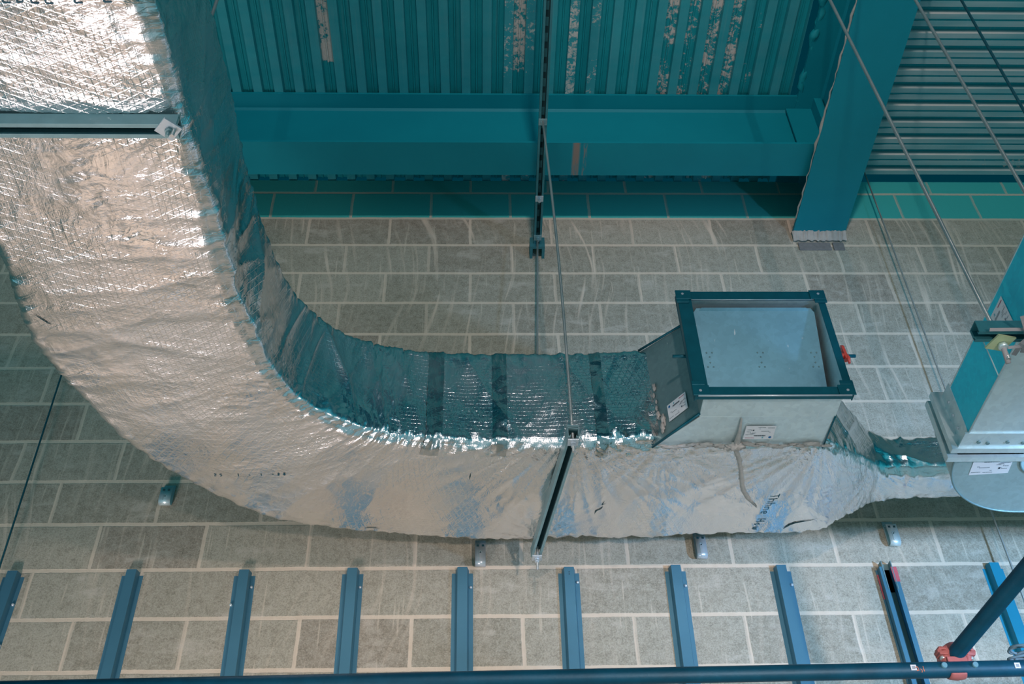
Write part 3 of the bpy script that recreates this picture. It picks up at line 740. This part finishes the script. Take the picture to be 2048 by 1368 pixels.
b = MB(); b.obox((.327, 2.965, 2.372), (.021, 0, 0), (0, .012, 0), (0, 0, .003)); b.build('top_washer', M['strut'], tz)
# upper strut hung under the beam
us = thing('strut_channel', 'slotted strut channel running out from the wall under the teal beam', 'channel', (.31, 3.0, 4.37))
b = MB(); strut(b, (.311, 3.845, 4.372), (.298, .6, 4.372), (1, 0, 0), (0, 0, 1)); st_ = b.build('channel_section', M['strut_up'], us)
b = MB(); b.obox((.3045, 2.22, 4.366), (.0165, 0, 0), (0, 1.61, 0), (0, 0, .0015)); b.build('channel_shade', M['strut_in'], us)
for i in range(40):
    b = MB(); y = 3.80-.08*i
    if abs(y-3.04) < .03: continue
    b.obox((.3105-(3.845-y)*.004, y, 4.3638), (.0065, 0, 0), (0, .0225, 0), (0, 0, .0003)); b.build('slot', M['strut_up'], us)
for y in (3.04, 3.783, 3.516):
    x = .3095-(3.845-y)*.004
    b = MB(); b.obox((x, y, 4.3285), (.0205, 0, 0), (0, .018, 0), (0, 0, .0025)); nut(b, (x, y, 4.321), (0, 0, 1), .0105, .010); nut(b, (x, y, 4.309), (0, 0, 1), .009, .008)
    b.build('square_washer', M['strut'] if y != 3.516 else M['bright'], us, bevel=.0006)
b = MB(); b.prism([(.27, 3.83), (.35, 3.83), (.35, D+.004), (.335, D+.004), (.335, 3.846), (.285, 3.846), (.285, D+.004), (.27, D+.004)], (0, 0, 4.31), (0, 0, 4.385), (1, 0, 0), (0, 1, 0))
b.build('wall_bracket', M['strut_up'], us)
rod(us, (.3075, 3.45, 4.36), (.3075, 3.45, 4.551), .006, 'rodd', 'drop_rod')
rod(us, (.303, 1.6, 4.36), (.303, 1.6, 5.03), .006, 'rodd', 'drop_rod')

# trapeze below the run towards the camera
tl = thing('trapeze_hanger', 'zinc strut trapeze under the bright foil duct, diamond washer plate at its end', 'duct hanger', (-1.1, 1.66, 2.35))
b = MB(); strut(b, (-.785, 1.665, 2.366), (-1.62, 1.665, 2.366), (0, 1, 0), (0, 0, 1), .045); sl = b.build('strut_channel', M['strut'], tl, bevel=.0008)
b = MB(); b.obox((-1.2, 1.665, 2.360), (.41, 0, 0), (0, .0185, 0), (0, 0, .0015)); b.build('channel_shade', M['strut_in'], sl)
rod(tl, (-.790, 1.657, 5.02), (-.792, 1.657, 2.290), .0052)
rod(tl, (-1.55, 1.657, 5.02), (-1.55, 1.657, 2.290), .0052)
for x in (-.806, -1.55):
    b = MB(); cth = math.cos(.72)*.026; sth = math.sin(.72)*.026
    b.obox((x, 1.655, 2.3165), (cth, sth, 0), (-sth, cth, 0), (0, 0, .003)); wp = b.build('washer_plate', M['bright'], tl, bevel=.0008)
    b = MB(); nut(b, (x+.002, 1.655, 2.308), (0, 0, 1), .010, .010); b.tube([(x+.002, 1.655, 2.318), (x+.002, 1.655, 2.286)], .0052, 10); b.build('nut', M['galv_dark'], wp)

# ------------------------------------------------------------------ branch duct with elbow near the right edge
bx = thing('branch_duct', 'flat bare galvanised branch duct with bolted flange and smooth curved elbow', 'duct', (1.59, 2.2, 2.0))
bz0, bz1 = 2.0, 2.185; bx0, bx1 = 1.49, 1.70
b = MB(); b.box((bx0, .4, bz0), (bx1, 2.60, bz1)); body = b.build('duct_body', M['galv'], bx)
b = MB(); b.box((bx0-.002, .4, bz0+.002), (bx0, 2.60, bz1-.002)); b.build('side_haze_tint', M['galv_haze'], bx)  # thin sheet added over the duct side to carry the painted blue haze
for pp in ([(bx0-.001, .4, bz0), (bx0-.001, 2.6, bz0)], [(bx0-.001, 2.27, bz0), (bx0-.001, 2.27, bz1)], [(bx0-.001, .4, bz1), (bx0-.001, 2.6, bz1)]):
    b = MB(); b.tube(pp, .003, 8); b.build('folded_seam', M['galv'], bx)
b = MB()
for y in (2.596, 2.640):
    b.box((bx0-.034, y, bz0), (bx0, y+.022, bz1)); b.box((bx1, y, bz0), (bx1+.034, y+.022, bz1))
    b.box((bx0-.034, y, bz0-.012), (bx1+.034, y+.022, bz0)); b.box((bx0-.034, y, bz1), (bx1+.034, y+.022, bz1+.034))
b.box((bx0-.014, 2.53, bz0-.005), (bx1+.014, 2.596, bz0)); b.box((bx0-.005, 2.53, bz0), (bx0-.0025, 2.596, bz1+.014))
fl = b.build('flange', M['galv'], bx, fix=False)
for x, y in ((1.56, 2.575), (1.62, 2.57), (1.67, 2.575), (1.53, 2.57)):
    b = MB(); b.tube([(x, y, bz0-.005), (x, y, bz0-.009)], .006, 10); b.build('bolt', M['galv_dark'], fl)
for z, y in ((2.10, 2.57), (2.15, 2.565), (2.05, 2.57)):
    b = MB(); b.tube([(bx0-.005, y, z), (bx0-.010, y, z)], .005, 10); b.build('bolt', M['bright'], fl)
cx, cy, ro, ri = 1.80, 2.655, .31, .10
b = MB(); n = 28
pb_, pt_ = [], []
for rad, z in ((ro, bz0), (ri, bz0), (ro, bz1), (ri, bz1)):
    row = []
    for i in range(n+1):
        a = PI-PI/2*i/n; row.append((cx+rad*math.cos(a), cy+rad*math.sin(a)*.97, z))
    row.append((2.9, cy+rad*.97, z)); pb_.append(row)
ob, ib, ot, it = pb_
def strip(r1, r2, sm=False): k = len(r1); b.add(r1+r2, [(i, i+1, k+i+1, k+i) for i in range(k-1)], 0, sm)
strip(ob, ib); strip(ot, it); strip(ob, ot, True); strip(ib, it, True)
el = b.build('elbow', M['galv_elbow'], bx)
for row in (ob, ib):
    b = MB(); b.tube([V(p)+V((0, 0, -.001)) for p in row], .0033, 8); b.build('folded_seam', M['galv_dark'], el)
sticker(bx, (1.560, 2.748, bz0-.0005), V((1, -.09, 0)), V((.1, 1, 0))*-1, .124, .094, faint=False)
sticker(bx, (bx0-.0035, 2.20, 2.055), (0, -1, 0), (0, 0, 1), .10, .10, faint=True)
# trapeze and its lashings
tb = thing('trapeze_hanger', 'small strut trapeze with a pale yellow washer plate below the branch duct, lashed with straps', 'duct hanger', (1.55, 2.08, 1.97))
b = MB(); strut(b, (1.335, 2.055, 1.992), (1.78, 2.055, 1.992), (0, 1, 0), (0, 0, 1)); b.build('strut_channel', M['strut_up'], tb)
rod(tb, (1.330, 2.09, 5.0), (1.418, 2.09, 1.90), .0062); rod(tb, (1.69, 2.09, 5.0), (1.722, 2.09, 1.90), .0062)
b = MB(); b.obox((1.405, 2.075, 1.948), (.026, .006, 0), (-.010, .026, 0), (0, 0, .0025)); b.build('washer_plate', M['yellow'], tb)
b = MB(); nut(b, (1.41, 2.078, 1.938), (0, 0, 1), .013, .014); b.build('nut', M['galv'], tb)
b = MB(); b.tube([(1.41, 2.078, 1.94), (1.418, 2.10, 1.895)], .007, 10); b.build('rod_stub', M['strap'], tb)
def strap(pts, w, nm='lashing_strap'):
    b = MB(); pts = [V(p) for p in pts]
    for p, q in zip(pts, pts[1:]):
        s_ = (q-p).cross(V((.3, .5, .9))).normalized()*w
        b.add([p-s_, q-s_, q+s_, p+s_], [(0, 1, 2, 3)])
    return b.build(nm, M['strap'], tb, solid=.002)
strap([(1.355, 2.02, 1.944), (1.43, 2.018, 1.943), (1.52, 2.02, 1.944)], .0045); strap([(1.42, 2.075, 1.93), (1.45, 2.07, 1.93), (1.53, 2.065, 1.945)], .004)
strap([(1.425, 1.97, 1.945), (1.447, 2.01, 1.935), (1.462, 2.05, 1.93), (1.47, 2.10, 1.935)], .006); strap([(1.45, 2.11, 1.935), (1.452, 2.06, 1.93), (1.475, 2.01, 1.935), (1.53, 1.95, 1.95)], .006)

# single rods
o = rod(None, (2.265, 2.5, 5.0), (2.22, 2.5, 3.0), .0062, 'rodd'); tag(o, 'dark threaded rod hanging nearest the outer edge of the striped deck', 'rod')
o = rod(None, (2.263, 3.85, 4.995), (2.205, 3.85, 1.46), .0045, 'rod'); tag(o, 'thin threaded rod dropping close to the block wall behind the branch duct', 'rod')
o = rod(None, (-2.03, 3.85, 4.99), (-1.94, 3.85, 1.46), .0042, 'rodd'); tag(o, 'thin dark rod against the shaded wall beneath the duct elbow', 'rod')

# ------------------------------------------------------------------ furring channels on the wall
CH = [(-1.924, -1.935), (-1.439, -1.43), (-.977, -.936), (-.531, -.517), (-.075, -.070), (.369, .357), (.818, .800), (1.263, 1.248), (1.711, 1.70), (2.171, 2.16)]
scr_z = [(2.23, 2.05), None, 2.30, 2.295, 2.29, 2.31, 2.29, 2.29, None, None]
CHL = ['blue-grey furring channel nearest the shaded corner of wall, cut off by the picture edge', 'blue-grey furring channel under the duct clip on the shaded wall, showing no screw',
  'third blue-grey furring channel, with a screw high on each side flange', 'blue-grey furring channel below the long curved foil edge, one bright screw near its top',
  'blue-grey furring channel standing just below the silver wall clip beside the strut end', 'blue-grey furring channel with two tiny holes at its head beside the trapeze rod end',
  'blue-grey furring channel below the clip under the take-off', 'blue-grey furring channel between the plain wall bay and the red-marked one',
  'furring channel with red paint marks and a sleeve at its head', 'hazy blue furring channel crossed by the sloping scaffold tube']
yw = D
def furring(i, xt, xb):
    zt = 2.372+.003*math.sin(i*2.3); zb = .2
    o = thing('furring_channel', CHL[i], 'channel', (xt, D, zb), 'furring channels fixed to the block wall')
    xb2 = xt+(xb-xt)*(zt-zb)/.46*.35
    yw = D+.002; a = V((xb2, yw, zb)); e = V((xt, yw, zt-.014)); t = V((xt, yw, zt))
    b = MB()
    prof = [(-.044, 0), (-.026, 0), (-.0185, -.029), (.0185, -.029), (.026, 0), (.044, 0), (.044, -.0025), (.0275, -.0025), (.020, -.0315), (-.020, -.0315), (-.0275, -.0025), (-.044, -.0025)]
    if i == 8: prof = [(-.044, 0), (-.044, -.004), (-.036, -.004), (-.036, -.034), (-.018, -.034), (-.018, -.006), (.014, -.006), (.014, -.034), (.034, -.034), (.034, -.004), (.044, -.004), (.044, 0)]
    b.prism(prof, a, e, (1, 0, 0), (0, 1, 0))
    if i != 8:
        hp = [(-.0255, 0), (-.0185, -.029), (.0185, -.029), (.0255, 0), (.0275, -.0025), (.020, -.0315), (-.020, -.0315), (-.0275, -.0025)]
        b.prism(hp, e, t, (1, 0, 0), (0, 1, 0))
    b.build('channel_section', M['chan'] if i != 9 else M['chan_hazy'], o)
    if i == 8:
        b = MB(); b.prism([(-.020, -.036), (-.020, -.006), (.016, -.006), (.016, -.036), (.020, -.036), (.020, -.002), (-.024, -.002), (-.024, -.036)], V((xt, yw, 2.25)), V((xt, yw, 2.385)), (1, 0, 0), (0, 1, 0)); b.build('joint_sleeve', M['galv_dark'], o)
        for q0, q1 in (((xt+.012, yw-.0352, 2.285), (xt+.036, yw-.0342, 2.355)), ((xt-.044, yw-.0052, 2.22), (xt-.0365, yw-.0042, 2.335))):
            b = MB(); b.box(q0, q1); b.build('red_paint_mark', M['redp'], o)
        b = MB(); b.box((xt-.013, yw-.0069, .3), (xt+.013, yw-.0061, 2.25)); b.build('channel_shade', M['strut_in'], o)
    zs = scr_z[i]
    if zs:
        for k, z in enumerate(zs if isinstance(zs, tuple) else (zs,)):
            sx = xt+(.035 if i != 2 or k == 0 else -.036)
            b = MB(); b.tube([(sx, yw-.002, z), (sx, yw-.009, z), (sx, yw-.0115, z)], [.0065, .006, .003], 10); b.build('screw', M['bright'], o)
    if i == 2:
        b = MB(); b.tube([(xt-.036, yw-.002, 2.22), (xt-.036, yw-.009, 2.22), (xt-.036, yw-.0115, 2.22)], [.006, .0055, .003], 10); b.build('screw', M['galv'], o)
    if i == 5:
        b = MB(); b.tube([(xt, yw-.0312, 2.345), (xt, yw-.0322, 2.345)], .003, 8); b.tube([(xt, yw-.0312, 2.335), (xt, yw-.0322, 2.335)], .003, 8); b.build('pin_hole', M['ink'], o)
for i, (xt, xb) in enumerate(CH): furring(i, xt, xb)

# ------------------------------------------------------------------ wall clips (folded straps)
def clip(x, ztop, zbot, label, w=.044, twist=0):
    o = thing('wall_clip', label, 'bracket', (x, D, zbot), 'folded metal clips on the block wall')
    b = MB(); y0, y1 = D-.0035, D-.038; h = w/2; r = .017
    prof = [(D-.002, ztop+.012), (D-.002, zbot+r)]
    n = 9; cyy = (y0+y1)/2; rr = (y0-y1)/2
    prof = [(y0, ztop+.012)]+[(cyy+rr*math.cos(-a), zbot+rr+rr*math.sin(-a)) for a in [PI*k/n for k in range(n+1)]]+[(y1, ztop-.02)]
    vs = []; fs = []
    for y, z in prof: vs += [(x-h, y, z), (x+h, y, z)]
    for k in range(len(prof)-1): fs.append((2*k, 2*k+1, 2*k+3, 2*k+2))
    b.add(vs, fs, 0, True); s = b.build('folded_strap', M['bright' if x > -.5 and x < 1.5 else 'galv'], o, solid=.002)
    for dx in (-.011, .011):
        b = MB(); b.box((x+dx-.005, y1-.0018, ztop-.040), (x+dx+.005, y1-.0012, ztop-.030)); b.build('punched_hole', M['strut_in'], o)
    b = MB(); b.tube([(x, y1-.0012, ztop-.068), (x, y1-.0022, ztop-.068)], .003, 8); b.build('punched_hole', M['strut_in'], o)
    b = MB(); b.tube([(x-.007, y1-.0015, zbot+.012), (x-.007, y1-.0015, ztop-.066), (x-.005, y1-.0015, ztop-.060), (x+.005, y1-.0015, ztop-.060), (x+.007, y1-.0015, ztop-.066)], .0009, 6)
    b.build('pressed_rib', M['galv_dark'], o)
    b = MB(); b.tube([(x-.012, D-.002, ztop-.01), (x-.012, D-.014, ztop-.01)], [.008, .006], 6); b.build('fixing_screw', M['galv_dark'], o)
clip(-1.372, 2.80, 2.70, 'dark folded metal clip on the shaded wall below the curve of the foil duct', .05)
clip(.000, 2.505, 2.382, 'silver folded metal clip just below the foil duct, nearest the trapeze rod end')
clip(.938, 2.535, 2.412, 'silver folded metal clip on the wall under the take-off')
clip(1.778, 2.585, 2.468, 'bluish folded metal clip with a round screw, above the red-marked channel', .046)

# ------------------------------------------------------------------ scaffold
ts = thing('scaffold_tube', 'long dark blue scaffold tube lying level across the foot of the wall', 'scaffold tube', (0, 3.0, 1.447))
b = MB(); b.tube([(-3, 3.075, 1.452), (0, 3.008, 1.452), (1.4, 2.98, 1.452), (3.4, 2.935, 1.452)], .0242, 32); b.build('tube', M['tube'], ts)
def on_tube(x): return V((x, 3.008-.02*x, 1.452))
def tube_tag(x, ang=.62):
    c = on_tube(x)+V((0, -math.cos(ang), math.sin(ang)))*0
    n = V((0, -.75, -.30)).normalized(); n = V((0, -math.cos(.1), -math.sin(.1)))
    c = on_tube(x)+n*.0248; up = V((0, n.z, -n.y))*1
    mb = MB(); s_ = .0085
    for mi, k, l in ((0, 1, 0), (1, .55, .0006)):
        mb.add([c+n*l+V((1, 0, 0))*s_*k*a+up*s_*k*b2 for a, b2 in ((-1, -1), (1, -1), (1, 1), (-1, 1))], [(0, 1, 2, 3)], mi)
    return mb.build('paper_tag', [M['white'], M['inkfaint']], ts, fix=False)
tube_tag(1.290); tube_tag(1.602)
mb = MB(); n = V((0, -1, -.35)).normalized(); up = V((0, n.z, -n.y))
for st in ([(-.006, .006), (.000, .008), (.004, .002), (-.002, -.004), (.006, -.002)], [(.010, .002), (.014, -.004), (.012, -.009)], [(.018, .009), (.019, .001), (.021, -.006)]):
    for a, c in zip(st, st[1:]):
        o_ = on_tube(1.300)+n*.0252
        p = o_+V((a[0], 0, 0))+up*a[1]; q = o_+V((c[0], 0, 0))+up*c[1]; s_ = (q-p).cross(n).normalized()*.0009
        mb.add([p-s_, q-s_, q+s_, p+s_], [(0, 1, 2, 3)])
mb.build('crayon_mark', M['orange'], ts, fix=False)
t3 = thing('scaffold_tube', 'short dark blue scaffold tube sloping up from the red coupler towards the viewer', 'scaffold tube', (1.44, 2.9, 1.5))
c0 = V((1.440, 3.022, 1.506)); c1 = V((1.520, 2.35, 1.506)); dirn = (V((1.478, 2.521, 1.506))-V((1.441, 3.014, 1.506)))
c1 = c0+dirn*9
b = MB(); b.tube([c0, c0+(c1-c0)*.3, c1], .0242, 32, cap=False); b.tube([c0, c0+(c1-c0)*.01], .0242, 32); b.build('tube', M['tube'], t3)
# coupler
cp = thing('scaffold_coupler', 'red scaffold coupler clamping the two dark blue tubes together', 'coupler', (1.42, 2.98, 1.48))
tdir = dirn.normalized(); cc = c0+tdir*.035
def arc_band(mb, c, axis, r0, r1, w, a0, a1, ref, n=22):
    axis = V(axis).normalized(); ref = (V(ref)-axis*V(ref).dot(axis)).normalized(); o2 = axis.cross(ref)
    vs = []
    for i in range(n+1):
        a = a0+(a1-a0)*i/n; d = ref*math.cos(a)+o2*math.sin(a)
        ww = w*(1+.18*math.sin(PI*i/n))
        vs += [c+d*r0-axis*ww/2, c+d*r1-axis*ww/2*.8, c+d*(r1+.003), c+d*r1+axis*ww/2*.8, c+d*r0+axis*ww/2]
    fs = []
    for i in range(n):
        for k in range(5): fs.append((i*5+k, i*5+(k+1) % 5, (i+1)*5+(k+1) % 5, (i+1)*5+k))
    fs += [(0, 1, 2, 3, 4), tuple(n*5+k for k in (4, 3, 2, 1, 0))]
    mb.add(vs, fs, 0, True)
mb = MB(); arc_band(mb, c0+tdir*.012+V((0, -.010, -.010)), tdir, .0265, .045, .050, 0, 2*PI*.995, (0, 0, -1))
mb.build('clamp_band', M['red'], cp)
mb = MB(); xa_ = V((1, -.022, 0)).normalized(); cb = on_tube(1.425)
arc_band(mb, cb, xa_, .0245, .029, .050, PI*.25, PI*1.5, (0, -1, 0))
mb.obox((cc+cb)/2+V((0, 0, 0)), xa_*.030, V((0, .018, 0)), V((0, 0, .010)))
mb.build('saddle', M['red'], cp, bevel=.003)
side = tdir.cross(V((0, 0, 1))).normalized()
for sg, nm in ((1, 'lug'), (-1, 'lug')):
    mb = MB(); c = cc+side*sg*.043
    mb.obox(c+V((0, 0, -.003)), side*.014, tdir*.017, V((0, 0, .006))); mb.obox(c+V((0, 0, .012)), side*.012, tdir*.016, V((0, 0, .005)))
    mb.tube([c+side*sg*.010-tdir*.015+V((0, 0, .004)), c+side*sg*.010+tdir*.015+V((0, 0, .004))], .008, 10)
    lg = mb.build(nm, M['red'], cp, bevel=.003)
    mb = MB(); mb.tube([c+V((0, 0, -.018)), c+V((0, 0, .04 if sg < 0 else .022))], .0055, 10); nut(mb, c+V((0, 0, -.014)), (0, 0, 1), .010, .009)
    mb.build('clamp_bolt', M['galv'], lg)
for x in (1.382, 1.475):
    mb = MB(); p = on_tube(x)+V((0, -.024, .002)); mb.tube([p+V((0, .006, 0)), p+V((0, -.008, -.001))], [.010, .008], 12); mb.build('rivet', M['galv_blue'], cp)
# coiled rope on the tube
mb = MB(); pts = []
for i in range(150):
    a = i/150*2*PI*5.3; r = .036+.010*math.sin(i*.11); pts.append((1.655+r*1.25*math.cos(a), 2.962+.03*math.sin(i*.05)+r*.55*math.sin(a), 1.488+.006*math.sin(a*1.3)+.0042*(i/28)))
mb.tube(pts, .0042, 8); o = mb.build('rope_coil', M['rope']); tag(o, 'small hazy coil of grey-blue rope resting on the level scaffold tube', 'rope')

# ------------------------------------------------------------------ world and lights
wd = bpy.data.worlds.new('world'); S.world = wd; wd.use_nodes = True; nt = wd.node_tree
bg = nt.nodes['Background']; tc = nt.nodes.new('ShaderNodeTexCoord'); sx = nt.nodes.new('ShaderNodeSeparateXYZ')
nt.links.new(tc.outputs['Generated'], sx.inputs[0])
mr = nt.nodes.new('ShaderNodeMapRange'); mr.inputs[1].default_value = -1; mr.inputs[2].default_value = 1; nt.links.new(sx.outputs[2], mr.inputs[0])
cr = nt.nodes.new('ShaderNodeValToRGB'); nt.links.new(mr.outputs[0], cr.inputs[0])
stops = [(0, (.09, .17, .19)), (.30, (.06, .17, .205)), (.44, (.02, .16, .205)), (.53, (.004, .14, .185)), (.62, (.0, .040, .058)), (.75, (.0, .018, .028))]
e = cr.color_ramp.elements
while len(e) < len(stops): e.new(.5)
for el, (p, c) in zip(e, stops): el.position = p; el.color = (*c, 1)
nt.links.new(cr.outputs[0], bg.inputs[0]); bg.inputs[1].default_value = 1.0

def area(name, loc, target, size, energy, col, sy=None, shape='RECTANGLE', spread=None):
    l = bpy.data.lights.new(name, 'AREA'); l.energy = energy; l.color = col; l.shape = shape; l.size = size; l.size_y = sy or size
    if spread: l.spread = spread
    o = bpy.data.objects.new(name, l); COL.objects.link(o); o.location = loc
    o.rotation_euler = (V(target)-V(loc)).to_track_quat('-Z', 'Y').to_euler(); return o
def spot(name, loc, target, energy, col, ang, blend=.5, r=.05):
    l = bpy.data.lights.new(name, 'SPOT'); l.energy = energy; l.color = col; l.spot_size = math.radians(ang); l.spot_blend = blend; l.shadow_soft_size = r
    o = bpy.data.objects.new(name, l); COL.objects.link(o); o.location = loc
    o.rotation_euler = (V(target)-V(loc)).to_track_quat('-Z', 'Y').to_euler(); return o
S.view_settings.exposure = .5
S.cycles.max_bounces = 5; S.cycles.use_adaptive_sampling = True; S.cycles.adaptive_threshold = .04; S.cycles.diffuse_bounces = 3; S.cycles.glossy_bounces = 4
bg.inputs[1].default_value = 1.22
WARM = (1, .835, .775)
spot('work_fill_light', (1.9, -1.2, -.2), (.75, 3.9, .65), 450, WARM, 60, 1, .09)
area('work_fill_light', (.4, -6, 1.6), (.9, 3.9, 4.7), .30, 17, (1, .82, .79), spread=math.radians(50))
area('work_fill_light', (-2.1, 2.2, -1.3), (-1.05, 1.9, 2.4), 1.0, 8, (1, .85, .84), spread=math.radians(80))  # unseen lamp added near the floor for highlights on the foil underside
spot('work_fill_light', (-1.95, 2.2, -1.3), (-1.80, 3.9, .2), 310, (1, .82, .80), 84, 1, .3)  # unseen spot added to brighten the lower wall that the foil reflects
spot('blue_light', (3.6, 1.0, .9), (2.2, 3.9, 2.2), 580, (.33, .60, 1), 62, 1, .1)
